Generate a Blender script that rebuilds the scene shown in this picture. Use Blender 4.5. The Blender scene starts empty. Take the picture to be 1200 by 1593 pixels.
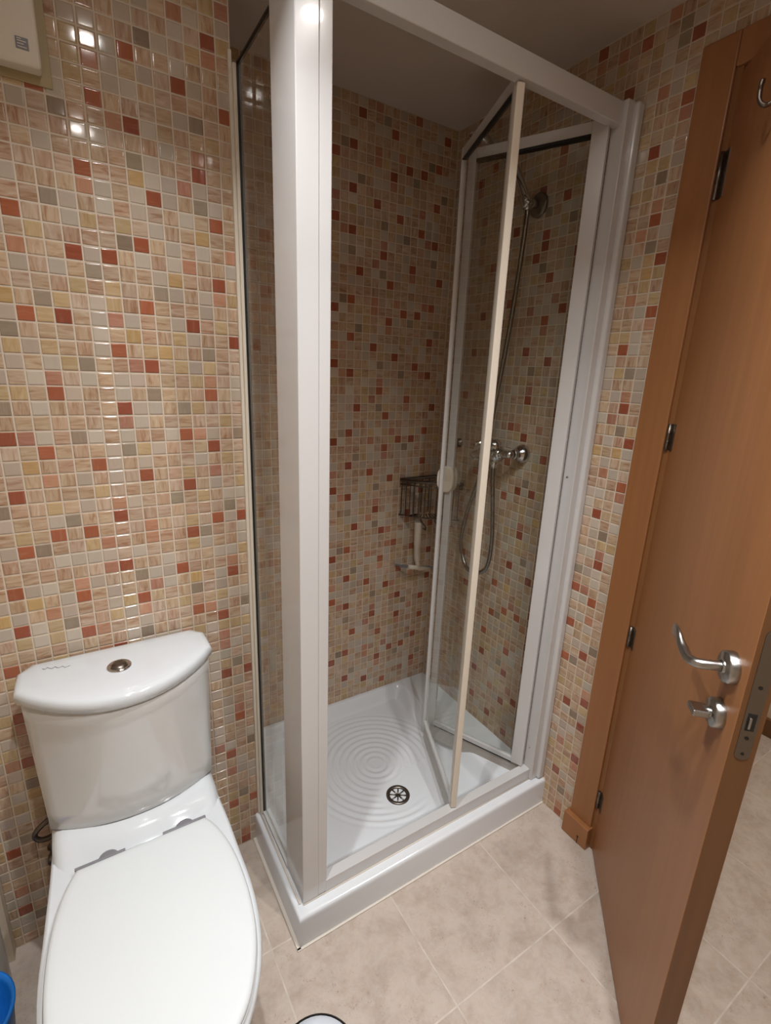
import bpy, bmesh, math, random
import numpy as np
from mathutils import Vector, Matrix

# ---------------------------------------------------------------- units
P = 0.03                      # one mosaic pitch in metres
FZ = -53.95                   # floor level in pitches below the datum
ZC = 19.6                     # ceiling level
PV = 0.97906                   # vertical pitch ratio of the mosaic sheets
XR = 43.2052                   # right wall plane
YB = 11.816                   # shower back wall plane
XN = 14.0                     # end of the toilet wall / shower recess side
def W(x, y, z): return Vector((x*P, y*P, (z-FZ)*P))
random.seed(7)
D = bpy.data; SC = bpy.context.scene
COL = SC.collection

# ---------------------------------------------------------------- camera
cd = D.cameras.new('camera'); cam = D.objects.new('camera', cd); COL.objects.link(cam)
cd.sensor_fit = 'VERTICAL'; cd.sensor_height = 36; cd.lens = 767.517/1593*36
cd.clip_start = 0.02
Rw = [[0.8482842, -0.5281837, 0.0378923], [-0.1124375, -0.2495796, -0.9618045], [0.5174666, 0.811623, -0.2711021]]   # rows: camera right, down, forward in world axes
m = Matrix(((Rw[0][0], -Rw[1][0], -Rw[2][0]), (Rw[0][1], -Rw[1][1], -Rw[2][1]), (Rw[0][2], -Rw[1][2], -Rw[2][2])))
cam.matrix_world = Matrix.Translation(W(*[2.2337, -40.1308, -7.1523])) @ m.to_4x4()
SC.camera = cam

# ---------------------------------------------------------------- light and exposure
SC.view_settings.view_transform = 'Standard'; SC.view_settings.look = 'None'
SC.view_settings.gamma = 1; SC.view_settings.use_curve_mapping = False
SC.view_settings.exposure = -0.07
wd = D.worlds.new('world'); SC.world = wd; wd.use_nodes = True
wd.node_tree.nodes['Background'].inputs[0].default_value = (1, .93, .86, 1)
wd.node_tree.nodes['Background'].inputs[1].default_value = 0.12
LAMP_POWERS = [5.6, 5.8, 5.8, 4.8]
LAMP_COLOR = (.97, .985, 1.0)
LAMPS = [(6.8, -18.3), (6.8, -38.7), (22.4, -40.0), (21.7, -25.5)]
HALL_POWER = 13
def disc_light(name, x, y, z, r, power, color, spread):
    l = D.lights.new(name, 'AREA'); l.shape = 'DISK'; l.size = r*2; l.energy = power; l.color = color
    l.spread = spread
    o = D.objects.new(name, l); COL.objects.link(o); o.location = W(x, y, z)
    return o
for i, (x, y) in enumerate(LAMPS):
    disc_light('downlight_beam', x, y, ZC-.3, .018, LAMP_POWERS[i], LAMP_COLOR, math.radians(112))
disc_light('hall_fill', 62, -30, ZC-.5, .12, HALL_POWER, (1, .93, .85), math.radians(170))  # added fill that lightens the hall floor, without a fitting

# ---------------------------------------------------------------- materials
def s2l(c):
    if isinstance(c, str): c = tuple(int(c[i:i+2], 16)/255 for i in (0, 2, 4))
    return tuple(v/12.92 if v <= .04045 else ((v+.055)/1.055)**2.4 for v in c)
def mat(name, col, rough=.5, metal=0, spec=.5, coat=0, ior=1.45):
    m = D.materials.new(name); m.use_nodes = True
    b = m.node_tree.nodes['Principled BSDF']
    b.inputs['Base Color'].default_value = (*s2l(col), 1); b.inputs['Roughness'].default_value = rough
    b.inputs['Metallic'].default_value = metal; b.inputs['Specular IOR Level'].default_value = spec
    b.inputs['Coat Weight'].default_value = coat; b.inputs['Coat Roughness'].default_value = .05
    return m
class NT:
    def __init__(s, m): s.t = m.node_tree; s.b = s.t.nodes['Principled BSDF']
    def n(s, typ, **kw):
        k = s.t.nodes.new(typ)
        for a, v in kw.items(): setattr(k, a, v)
        return k
    def l(s, a, b): s.t.links.new(a, b)
    def math(s, op, a, b=None, c=None):
        k = s.n('ShaderNodeMath', operation=op)
        for i, v in enumerate((a, b, c)):
            if v is None: continue
            if isinstance(v, (int, float)): k.inputs[i].default_value = v
            else: s.l(v, k.inputs[i])
        return k.outputs[0]
    def ramp(s, f, stops):
        k = s.n('ShaderNodeValToRGB'); s.l(f, k.inputs[0]); e = k.color_ramp.elements
        while len(e) < len(stops): e.new(.5)
        for i, (p, c) in enumerate(stops): e[i].position = p; e[i].color = (*s2l(c), 1)
        return k.outputs[0]
    def mix(s, f, a, b, mode='MIX'):
        k = s.n('ShaderNodeMix', data_type='RGBA', blend_type=mode)
        for i, v in ((0, f), (6, a), (7, b)):
            if isinstance(v, (int, float)): k.inputs[i].default_value = v
            elif isinstance(v, str): k.inputs[i].default_value = (*s2l(v), 1)
            else: s.l(v, k.inputs[i])
        return k.outputs[2]
    def noise(s, vec, scale, detail=3, rough=.5, dist=0):
        k = s.n('ShaderNodeTexNoise'); k.inputs['Scale'].default_value = scale; k.inputs['Detail'].default_value = detail
        k.inputs['Roughness'].default_value = rough; k.inputs['Distortion'].default_value = dist
        if vec is not None: s.l(vec, k.inputs['Vector'])
        return k.outputs['Fac']
    def bump(s, h, strength, dist=.001):
        k = s.n('ShaderNodeBump'); k.inputs['Strength'].default_value = strength; k.inputs['Distance'].default_value = dist
        s.l(h, k.inputs['Height']); s.l(k.outputs[0], s.b.inputs['Normal'])
def obj_coord(t):
    return t.n('ShaderNodeTexCoord').outputs['Object']

# mosaic glaze: face colour comes from each tile, veins from noise
def make_tile_mat():
    m = mat('mosaic_glaze', 'C0A080', .09, spec=.55); t = NT(m)
    a = t.n('ShaderNodeVertexColor', layer_name='tile'); aux = t.n('ShaderNodeVertexColor', layer_name='aux')
    sp = t.n('ShaderNodeSeparateColor'); t.l(aux.outputs[0], sp.inputs[0])
    seed, vein, orient = sp.outputs[0], sp.outputs[1], sp.outputs[2]
    co = obj_coord(t)
    off = t.n('ShaderNodeCombineXYZ'); t.l(t.math('MULTIPLY', seed, 37), off.inputs[0]); t.l(t.math('MULTIPLY', seed, 91), off.inputs[1]); t.l(t.math('MULTIPLY', seed, 53), off.inputs[2])
    def streak(sc):
        mp = t.n('ShaderNodeMapping'); mp.inputs['Scale'].default_value = sc; t.l(co, mp.inputs[0])
        va = t.n('ShaderNodeVectorMath', operation='ADD'); t.l(mp.outputs[0], va.inputs[0]); t.l(off.outputs[0], va.inputs[1])
        return t.noise(va.outputs[0], 1.0, 4, .6, .8)
    h = streak((22, 22, 130)); v = streak((130, 130, 22))
    mixv = t.n('ShaderNodeMix', data_type='FLOAT'); t.l(orient, mixv.inputs[0]); t.l(h, mixv.inputs[2]); t.l(v, mixv.inputs[3])
    mr = t.n('ShaderNodeMapRange', interpolation_type='SMOOTHSTEP'); mr.inputs[1].default_value = .47; mr.inputs[2].default_value = .72
    t.l(mixv.outputs[0], mr.inputs[0])
    f = t.math('MULTIPLY', mr.outputs[0], vein)
    dark = t.mix(1.0, a.outputs[0], 'C8A084', 'MULTIPLY')
    c1 = t.mix(f, a.outputs[0], dark)
    mr2 = t.n('ShaderNodeMapRange', interpolation_type='SMOOTHSTEP'); mr2.inputs[1].default_value = .5; mr2.inputs[2].default_value = .28
    t.l(mixv.outputs[0], mr2.inputs[0])
    c2 = t.mix(t.math('MULTIPLY', t.math('MULTIPLY', mr2.outputs[0], vein), .45), c1, 'D8CCBC')
    t.l(c2, t.b.inputs['Base Color'])
    t.bump(t.noise(co, 60, 1), .05, .0005)
    return m
M = {}
M['tile'] = make_tile_mat()
M['grout'] = mat('grout', 'C8BAA8', .85, spec=.2)
def make_floor():
    m = mat('stone_look_floor', 'B5A08E', .42, spec=.35); t = NT(m); co = obj_coord(t)
    sp = t.n('ShaderNodeSeparateXYZ'); t.l(co, sp.inputs[0])
    def lines(v, o, pitch):
        a = t.math('MODULO', t.math('ADD', t.math('SUBTRACT', v, o*P), 100*pitch*P), pitch*P)
        d = t.math('MINIMUM', a, t.math('SUBTRACT', pitch*P, a))
        return d
    gx = lines(sp.outputs[0], .45, 10.95); gy = lines(sp.outputs[1], -10.75, 10.93)
    g = t.math('MINIMUM', gx, gy)
    wob = t.math('MULTIPLY', t.math('SUBTRACT', t.noise(co, 60, 2), .5), .001)
    mr = t.n('ShaderNodeMapRange', interpolation_type='SMOOTHSTEP'); mr.inputs[1].default_value = .0026; mr.inputs[2].default_value = .0012
    t.l(t.math('ADD', g, wob), mr.inputs[0])
    # per-tile tone
    def idx(v, o, pitch): return t.math('FLOOR', t.math('DIVIDE', t.math('SUBTRACT', v, o*P), pitch*P))
    cb = t.n('ShaderNodeCombineXYZ'); t.l(idx(sp.outputs[0], .45, 10.95), cb.inputs[0]); t.l(idx(sp.outputs[1], -10.75, 10.93), cb.inputs[1])
    wn = t.n('ShaderNodeTexWhiteNoise'); t.l(cb.outputs[0], wn.inputs['Vector'])
    va = t.n('ShaderNodeVectorMath', operation='ADD'); sc = t.n('ShaderNodeVectorMath', operation='SCALE'); sc.inputs[3].default_value = 5
    t.l(wn.outputs['Color'], sc.inputs[0]); t.l(co, va.inputs[0]); t.l(sc.outputs[0], va.inputs[1])
    vv = va.outputs[0]
    base = t.ramp(t.noise(vv, 13, 8, .7, .3), [(.3, 'A09082'), (.46, 'AD9D8F'), (.6, 'B8A99C'), (.75, 'A89686')])
    pale = t.ramp(t.noise(vv, 40, 6, .7, .2), [(.44, '000000'), (.68, 'FFFFFF')])
    c = t.mix(t.math('MULTIPLY', pale, .38), base, 'BAB4AD')
    spk = t.ramp(t.noise(vv, 150, 3, .7, 1.2), [(.60, '000000'), (.70, 'FFFFFF')])
    patch = t.ramp(t.noise(vv, 14, 3, .5), [(.48, '000000'), (.62, 'FFFFFF')])
    c = t.mix(t.math('MULTIPLY', t.math('MULTIPLY', spk, patch), .85), c, '7E6858')
    gc = t.ramp(t.noise(co, 30, 2), [(.3, 'B2A69A'), (.7, 'C6BCB0')])
    c = t.mix(mr.outputs[0], c, gc)
    t.l(c, t.b.inputs['Base Color'])
    h = t.math('SUBTRACT', t.math('MULTIPLY', t.noise(vv, 120, 4), .12), t.math('MULTIPLY', mr.outputs[0], .5))
    t.bump(h, .5, .001)
    return m
M['floor'] = make_floor()
def make_paint(name, col, sc=160, st=.15):
    m = mat(name, col, .8, spec=.2); t = NT(m); t.bump(t.noise(obj_coord(t), sc, 4), st, .001); return m
M['ceiling'] = make_paint('ceiling_paint', 'C4B8AC')
M['paint'] = make_paint('wall_paint', 'C8B8A4')
def make_wood(name, a, b, rough=.34):
    m = mat(name, a, rough, spec=.4, coat=.15); t = NT(m); co = obj_coord(t)
    mp = t.n('ShaderNodeMapping'); mp.inputs['Scale'].default_value = (55, 55, 1.6); t.l(co, mp.inputs[0])
    n1 = t.noise(mp.outputs[0], 1, 5, .6, .4)
    mp2 = t.n('ShaderNodeMapping'); mp2.inputs['Scale'].default_value = (7, 7, 1.1); t.l(co, mp2.inputs[0])
    n2 = t.noise(mp2.outputs[0], 1, 2)
    f = t.math('ADD', t.math('MULTIPLY', n1, .6), t.math('MULTIPLY', n2, .4))
    t.l(t.ramp(f, [(.3, b), (.7, a)]), t.b.inputs['Base Color']); t.b.inputs['Coat Roughness'].default_value = .4
    t.bump(n1, .08, .0005)
    return m
M['wood'] = make_wood('beech_veneer', '9A6840', '8A5A34', .4)
M['lining'] = make_wood('lining_veneer', '84562E', '744A26', .5)
M['wood_edge'] = make_wood('veneer_edge', '6E4826', '5E3C1E', .55)
M['white'] = mat('white_lacquered_metal', 'C4C2C0', .22, spec=.5, coat=.5)
M['cream'] = mat('aged_white_plastic', 'D0C6B6', .4, spec=.4)
M['ceramic'] = mat('white_ceramic', 'C6C9CB', .08, spec=.55, coat=.6)
M['cistern'] = mat('white_ceramic_cistern', 'C8C7C4', .08, spec=.55, coat=.6)
M['seat'] = mat('white_seat_plastic', 'C6C9C9', .3, spec=.4)
M['tray'] = mat('white_shower_tray', 'D6D8DA', .2, spec=.5, coat=.3)
M['chrome'] = mat('chrome', 'C8C8C8', .08, metal=1)
M['steel'] = mat('brushed_steel', 'A8A6A2', .28, metal=1)
M['lid_steel'] = mat('steel_lid_with_reflection', 'D8DEE6', .3, metal=.25)  # pale bluish base stands for ceiling light reflected in the steel
M['dark_steel'] = mat('tarnished_steel', '7A726A', .35, metal=1)
M['wire'] = mat('dark_chrome_wire', '6A625A', .3, metal=1)
M['black'] = mat('black_rubber', '14120F', .5)
M['grey'] = mat('grey_plastic', '747276', .35)
M['silicone'] = mat('silicone_sealant', 'CCC2B6', .45)
M['old_seal'] = mat('yellowed_sealant', 'A08E68', .5)
M['blue'] = mat('blue_plastic', '1468B8', .3)
M['lamp'] = mat('lamp_glass', 'FFFFFF', .4)
def make_emit():
    b = NT(M['lamp']).b; b.inputs['Emission Color'].default_value = (1, .95, .9, 1); b.inputs['Emission Strength'].default_value = 140
make_emit()
def make_hose():
    m = mat('ribbed_chrome_hose', '8C8680', .25, metal=1); return m
M['hose'] = make_hose()
def make_glass(name, tint, rough=0, body=0.0):
    m = D.materials.new(name); m.use_nodes = True; t = m.node_tree; t.nodes.clear()
    o = t.nodes.new('ShaderNodeOutputMaterial'); mx = t.nodes.new('ShaderNodeMixShader'); fr = t.nodes.new('ShaderNodeFresnel'); fr.inputs[0].default_value = 1.5
    tr = t.nodes.new('ShaderNodeBsdfTransparent'); tr.inputs[0].default_value = (*tint, 1)
    gl = t.nodes.new('ShaderNodeBsdfGlossy'); gl.inputs['Roughness'].default_value = rough
    ge = t.nodes.new('ShaderNodeNewGeometry'); iv = t.nodes.new('ShaderNodeMath'); iv.operation = 'SUBTRACT'; iv.inputs[0].default_value = 1; t.links.new(ge.outputs['Backfacing'], iv.inputs[1]); mu = t.nodes.new('ShaderNodeMath'); mu.operation = 'MULTIPLY'; t.links.new(fr.outputs[0], mu.inputs[0]); t.links.new(iv.outputs[0], mu.inputs[1]); t.links.new(mu.outputs[0], mx.inputs[0]); t.links.new(gl.outputs[0], mx.inputs[2])
    if body:
        df = t.nodes.new('ShaderNodeBsdfDiffuse'); df.inputs[0].default_value = (.6, .56, .5, 1)
        m2 = t.nodes.new('ShaderNodeMixShader'); m2.inputs[0].default_value = body
        t.links.new(tr.outputs[0], m2.inputs[1]); t.links.new(df.outputs[0], m2.inputs[2]); t.links.new(m2.outputs[0], mx.inputs[1])
    else: t.links.new(tr.outputs[0], mx.inputs[1])
    t.links.new(mx.outputs[0], o.inputs[0]); return m
M['glass'] = make_glass('clear_shower_glass', (.95, .96, .95))
M['skirt'] = make_glass('clouded_plastic_skirt', (.75, .7, .64), .25, .55)
M['frost'] = make_glass('frosted_plastic', (.8, .8, .82), .35, .5)
# ---------------------------------------------------------------- mesh helpers (all in pitch units, world axes)
class MB:
    def __init__(s): s.v = []; s.f = []; s.mi = []; s.smooth = []
    def add(s, verts, faces, mi=0, smooth=False):
        o = len(s.v); s.v += [tuple(v) for v in verts]; s.f += [tuple(i+o for i in f) for f in faces]
        s.mi += [mi]*len(faces); s.smooth += [smooth]*len(faces); return s
    def bm(s, b, mi=0, smooth=False, fn=None):
        b.verts.ensure_lookup_table(); b.verts.index_update()
        vs = [fn(v.co) if fn else v.co[:] for v in b.verts]
        s.add(vs, [[v.index for v in f.verts] for f in b.faces], mi, smooth); b.free(); return s
    def box(s, x0, x1, y0, y1, z0, z1, bev=0, mi=0, fn=None, seg=2):
        b = bmesh.new(); bmesh.ops.create_cube(b, size=1)
        for v in b.verts: v.co = ((x0+x1)/2+v.co.x*(x1-x0), (y0+y1)/2+v.co.y*(y1-y0), (z0+z1)/2+v.co.z*(z1-z0))
        if bev: bmesh.ops.bevel(b, geom=b.edges[:], offset=bev, segments=seg, profile=.5, affect='EDGES')
        return s.bm(b, mi, False, fn)
    def prism(s, pts, z0, z1, bev=0, mi=0, axis='z', fn=None, top=None, seg=3, smooth=False):
        """outline in 2D extruded; top(p)->p2 optional other outline; bevels rim edges"""
        b = bmesh.new(); n = len(pts); tp = top or pts
        lo = [b.verts.new((x, y, z0)) for x, y in pts]; hi = [b.verts.new((x, y, z1)) for x, y in tp]
        b.faces.new(lo[::-1]); b.faces.new(hi)
        for i in range(n): b.faces.new((lo[i], lo[(i+1) % n], hi[(i+1) % n], hi[i]))
        if bev:
            ed = [e for e in b.edges if all(v in hi for v in e.verts)]
            bmesh.ops.bevel(b, geom=ed, offset=bev, segments=seg, profile=.5, affect='EDGES')
        bmesh.ops.recalc_face_normals(b, faces=b.faces[:])
        g = fn
        if axis == 'y': g = (lambda c: (fn or (lambda k: k))((c[0], c[2], c[1])))
        if axis == 'x': g = (lambda c: (fn or (lambda k: k))((c[2], c[0], c[1])))
        return s.bm(b, mi, smooth, g)
    def tube(s, path, r, seg=10, mi=0, cap=True, flat=None, fn=None):
        pts = [Vector(p) for p in path]; n = len(pts); rs = r if isinstance(r, (list, tuple)) else [r]*n
        T = [(pts[min(i+1, n-1)]-pts[max(i-1, 0)]).normalized() for i in range(n)]
        up = Vector((0, 0, 1)) if abs(T[0].z) < .9 else Vector((1, 0, 0))
        N = (up-T[0]*up.dot(T[0])).normalized(); vs = []; fs = []
        for i in range(n):
            if i:
                N = (N-T[i]*N.dot(T[i])).normalized()
            B = T[i].cross(N)
            for k in range(seg):
                a = 2*math.pi*k/seg; ra = rs[i] if not isinstance(rs[i], tuple) else rs[i][0]; rb = rs[i] if not isinstance(rs[i], tuple) else rs[i][1]
                q = pts[i]+N*math.cos(a)*ra+B*math.sin(a)*rb; vs.append(fn(q) if fn else q[:])
        for i in range(n-1):
            for k in range(seg):
                fs.append((i*seg+k, i*seg+(k+1) % seg, (i+1)*seg+(k+1) % seg, (i+1)*seg+k))
        s.add(vs, fs, mi, True)
        if cap: s.add([vs[k] for k in range(seg)], [tuple(range(seg))[::-1]], mi); s.add([vs[(n-1)*seg+k] for k in range(seg)], [tuple(range(seg))], mi)
        return s
    def lathe(s, prof, origin, axis, seg=32, mi=0, fn=None):
        """prof: (radius, height) along axis"""
        A = Vector(axis).normalized(); up = Vector((0, 0, 1)) if abs(A.z) < .9 else Vector((1, 0, 0))
        N = (up-A*up.dot(A)).normalized(); B = A.cross(N); O = Vector(origin); vs = []; fs = []
        for r, h in prof:
            for k in range(seg):
                a = 2*math.pi*k/seg; q = O+A*h+(N*math.cos(a)+B*math.sin(a))*max(r, 1e-4); vs.append(fn(q) if fn else q[:])
        for i in range(len(prof)-1):
            for k in range(seg): fs.append((i*seg+k, i*seg+(k+1) % seg, (i+1)*seg+(k+1) % seg, (i+1)*seg+k))
        return s.add(vs, fs, mi, True)
    def loft(s, rings, mi=0, cap=True, smooth=True):
        n = len(rings[0]); vs = [p for r in rings for p in r]; fs = []
        for i in range(len(rings)-1):
            for k in range(n): fs.append((i*n+k, i*n+(k+1) % n, (i+1)*n+(k+1) % n, (i+1)*n+k))
        s.add(vs, fs, mi, smooth)
        if cap: s.add(rings[0], [tuple(range(n))[::-1]], mi, False); s.add(rings[-1], [tuple(range(n))], mi, False)
        return s
    def build(s, name, mats, parent=None, root=None, wn=False):
        me = D.meshes.new(name); o0 = Vector((0, 0, 0))
        r = root
        if r is not None: o0 = Vector(r)
        me.from_pydata([tuple(W(*v)-o0) for v in s.v], [], s.f)
        mats = mats if isinstance(mats, (list, tuple)) else [mats]
        for k in mats: me.materials.append(M[k] if isinstance(k, str) else k)
        me.polygons.foreach_set('material_index', s.mi); me.polygons.foreach_set('use_smooth', s.smooth)
        b = bmesh.new(); b.from_mesh(me); bmesh.ops.remove_doubles(b, verts=b.verts[:], dist=1e-6); bmesh.ops.recalc_face_normals(b, faces=b.faces[:]); b.to_mesh(me); b.free()
        me.update()
        o = D.objects.new(name, me); COL.objects.link(o)
        if parent is not None: o.parent = parent
        elif root is not None: o.location = o0
        return o
def tag(o, label, cat=None, group=None, kind=None):
    if label: o['label'] = label
    if cat: o['category'] = cat
    if group: o['group'] = group
    if kind: o['kind'] = kind
    return o
class Thing:
    def __init__(s, name, label, cat, x, y, z, group=None, kind=None):
        s.loc = W(x, y, z); o = D.objects.new(name, None); COL.objects.link(o); o.location = s.loc; o.empty_display_size = .05; s.o = o
        tag(o, label, cat, group, kind)
    def part(s, name, mb, mats, parent=None, label=None):
        o = mb.build(name, mats, parent or s.o, root=s.loc)
        if label: o['label'] = label
        return o
def struct(name, mb, mats, label=None, cat=None):
    o = mb.build(name, mats); tag(o, label, cat, None, 'structure'); return o
def bez(pts, n=12):
    """Catmull-Rom through points"""
    p = [Vector(a) for a in pts]; p = [p[0]*2-p[1]]+p+[p[-1]*2-p[-2]]; out = []
    for i in range(1, len(p)-2):
        for k in range(n):
            t = k/n; a, b, c, d = p[i-1], p[i], p[i+1], p[i+2]
            out.append(.5*((2*b)+(c-a)*t+(2*a-5*b+4*c-d)*t*t+(3*b-a-3*c+d)*t**3))
    out.append(p[-2]); return out

# ---------------------------------------------------------------- mosaic walls
TA, TB, TCC = ('R-6,45 P-6,49 R-6,51 P-5,37 G-5,44 G-5,52 Y-4,25 R-4,29 R-4,33 P-4,34 R-4,37 G-4,39 Y-4,40 G-3,17 R-3,23 R-3,26 G-2,10 R-2,12 R-2,16 R-2,20 Y-2,24 Y-1,3 G-1,5 P-1,12 Y-1,14 G-1,20 P-1,25 R0,-2 P0,0 R0,4 R0,13 P0,15 R0,19 G0,26 G1,3 P1,8 R1,9 G1,18 P1,23 R1,24 R1,27 R2,-9 G2,-3 R2,4 G2,12 R2,19 P2,27 P2,29 G3,-8 R3,0 G3,7 R3,14 P3,20 P3,22 R3,29 R4,-5 P4,-4 G4,1 P4,17 R4,18 R4,22 P5,-11 R5,-9 R5,0 P5,4 R5,6 R5,10 P5,11 G5,13 G5,23 R5,25 P5,26 G5,28 P6,-8 G6,-1 Y6,5 P6,7 R6,15 P6,19 P6,20 P6,24 R7,-12 R7,-8 G7,-6 Y7,-5 R7,-1 R7,3 R7,7 G7,9 G8,-13 R8,-4 G8,2 Y8,6 G8,17 R8,23 Y9,1 G9,10 R9,12 R9,16 R9,20 Y9,24 G9,25 R9,27 P10,-15 R10,-11 P10,-5 P10,0 R10,4 P10,12 G10,20 P10,27 P10,42 G11,-9 P11,-7 R11,-6 G11,-4 Y11,-2 G11,6 P11,8 R11,9 R11,13 P11,15 R11,19 R11,28 P11,30 P11,31 R11,34 R11,43 P11,45 R11,49 R12,-14 P12,-13 R12,-3 R12,1 P12,2 G12,18 P12,23 R12,24 G12,33 P12,38 R12,39 G12,48 P12,53 R12,54 P13,-16 R13,-10 P13,-1 R13,5 G13,12 R13,19 G13,27 R13,34 G13,42 R13,49',
'R-19,-18 P-19,-17 R-19,5 P-18,-14 R-18,0 R-17,-19 R-17,-4 R-17,25 R-16,-9 R-16,14 R-16,29 R-13,-12 R-13,-5 R-13,40 R-13,44 R-12,34 R-12,37 R-11,8 R-11,12 R-11,16 R-11,27 R-11,31 R-10,-15 R-10,-9 P-10,-4 R-10,0 P-10,8 G-10,31 P-10,41 R-10,45 G-9,-13 R-9,-11 R-9,-10 G-9,-8 G-9,2 P-9,4 R-9,5 R-9,9 R-9,15 R-9,24 Y-9,27 R-9,30 G-9,37 R-8,-18 P-8,-17 R-8,-7 R-8,-3 P-8,-2 G-8,14 P-8,19 R-8,20 P-8,29 P-8,34 R-8,35 R-8,38 R-8,42 R-7,-14 P-7,-5 R-7,1 P-7,8 R-7,15 G-7,23 R-7,30 P-7,40 R-7,46 G-6,-12 R-6,-4 G-6,3 R-6,11 Y-6,18 R-6,25 P-6,31 R-6,41 R-5,-24 P-5,-23 R-5,-9 P-5,-8 R-5,6 P-5,7 P-5,28 R-5,29 P-5,32 R-5,33 R-5,36 P-3,-23 R-2,-20 R-1,-23 Y0,9 G0,21 R0,23 R0,27 R0,31 P1,-24 P1,-19 R1,-15 P1,-9 P1,-4 R1,0 P1,6 P1,11 R1,15 P1,23 G1,31 R1,36 P1,41 R1,45 G2,-23 G2,-22 G2,-13 P2,-11 R2,-10 G2,-8 Y2,-6 G2,2 P2,4 R2,5 G2,7 Y2,9 G2,17 P2,19 R2,20 R2,24 P2,26 R2,30 G2,37 G2,47 P2,49 R2,50 R3,-22 R3,-18 P3,-17 R3,-7 R3,-3 P3,-2 R3,8 R3,12 P3,13 G3,29 P3,34 R3,35 R3,38 R3,42 P3,43 P4,-20 R4,-14 R4,1 R4,16 R4,30',
'R0,-24 P0,-20 R0,-18 R0,-9 P0,-5 R0,-3 R0,6 P0,10 R0,12 R0,21 P0,25 R0,27 R0,36 G1,-25 P1,-17 G1,-10 P1,-2 G1,5 P1,13 G1,20 P1,28 G1,35 R2,-25 R2,-21 R2,-17 G2,-15 R2,-10 R2,-6 R2,-2 R2,5 R2,9 R2,13 G2,15 R2,20 R2,24 R2,28 G2,30 R2,35 R2,39 R3,-28 G3,-22 R3,-13 G3,-7 R3,2 G3,8 R3,17 G3,23 R3,32 G3,38 P5,-29 P5,-25 P5,-24 R5,-20 P5,-14 P5,-10 P5,-9 R5,-5 P5,1 P5,6 R5,10 P5,16 P5,21 R5,25 P5,31 P5,35 P5,36 R5,40 G6,-28 G6,-18 P6,-16 R6,-15 G6,-13 G6,-3 P6,-1 R6,0 G6,2 G6,12 P6,14 R6,15 G6,17 G6,27 P6,29 R6,30 G6,32 R7,-27 R7,-23 P7,-22 R7,-12 R7,-8 P7,-7 R7,3 R7,7 P7,8 R7,18 R7,22 P7,23 R7,33 R7,37 P7,38 P8,-25 R8,-19 P8,-10 R8,-4 P8,5 R8,11 P8,18 P8,20 R8,26 P8,35 R8,41 R9,-24 G9,-17 R9,-9 G9,-2 R9,6 G9,13 R9,20 P9,26 P9,28 R9,36 R10,-29 G10,-23 R10,-14 P10,-13 G10,-8 R10,1 P10,2 G10,7 R10,24 R10,28 R10,31 P10,32 G10,37 R11,-24 P11,-20 R11,-18 R11,-9 R11,-3 R11,6 R11,12 R11,16 P11,17 G11,29 R11,36 P11,40 G12,-25 P12,-17 P12,-10 P12,-2 R12,21 P12,25 P12,30 G12,35 R13,-25 R13,-21 R13,-17 G13,-15 R13,-10 R13,-6 R13,-2 R13,5 R13,9 R13,13 R13,35 R13,39 P13,40 R14,-28 G14,-22 R14,-13 G14,-7 R14,2 R14,29 R14,32 G14,38 R15,18 R15,22 R15,26')
def parse(t):
    d = {}
    for w in t.split():
        c, r = w[1:].split(','); d[(int(c), int(r))] = w[0]
    return d
PAL = {'R': ['94533B', '9C5B40', '8E4D38'], 'P': ['AE7D63', 'B3856A', 'A87864'], 'G': ['907F6C', '897866', '948572'], 'Y': ['B8996A', 'B19266']}
BASE = [('B49A80', .20, .7), ('B0927A', .17, .7), ('B79E82', .17, .6), ('B59C76', .09, .35), ('B5A898', .14, .05), ('B0A090', .12, .05), ('B69E89', .11, .6)]
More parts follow.
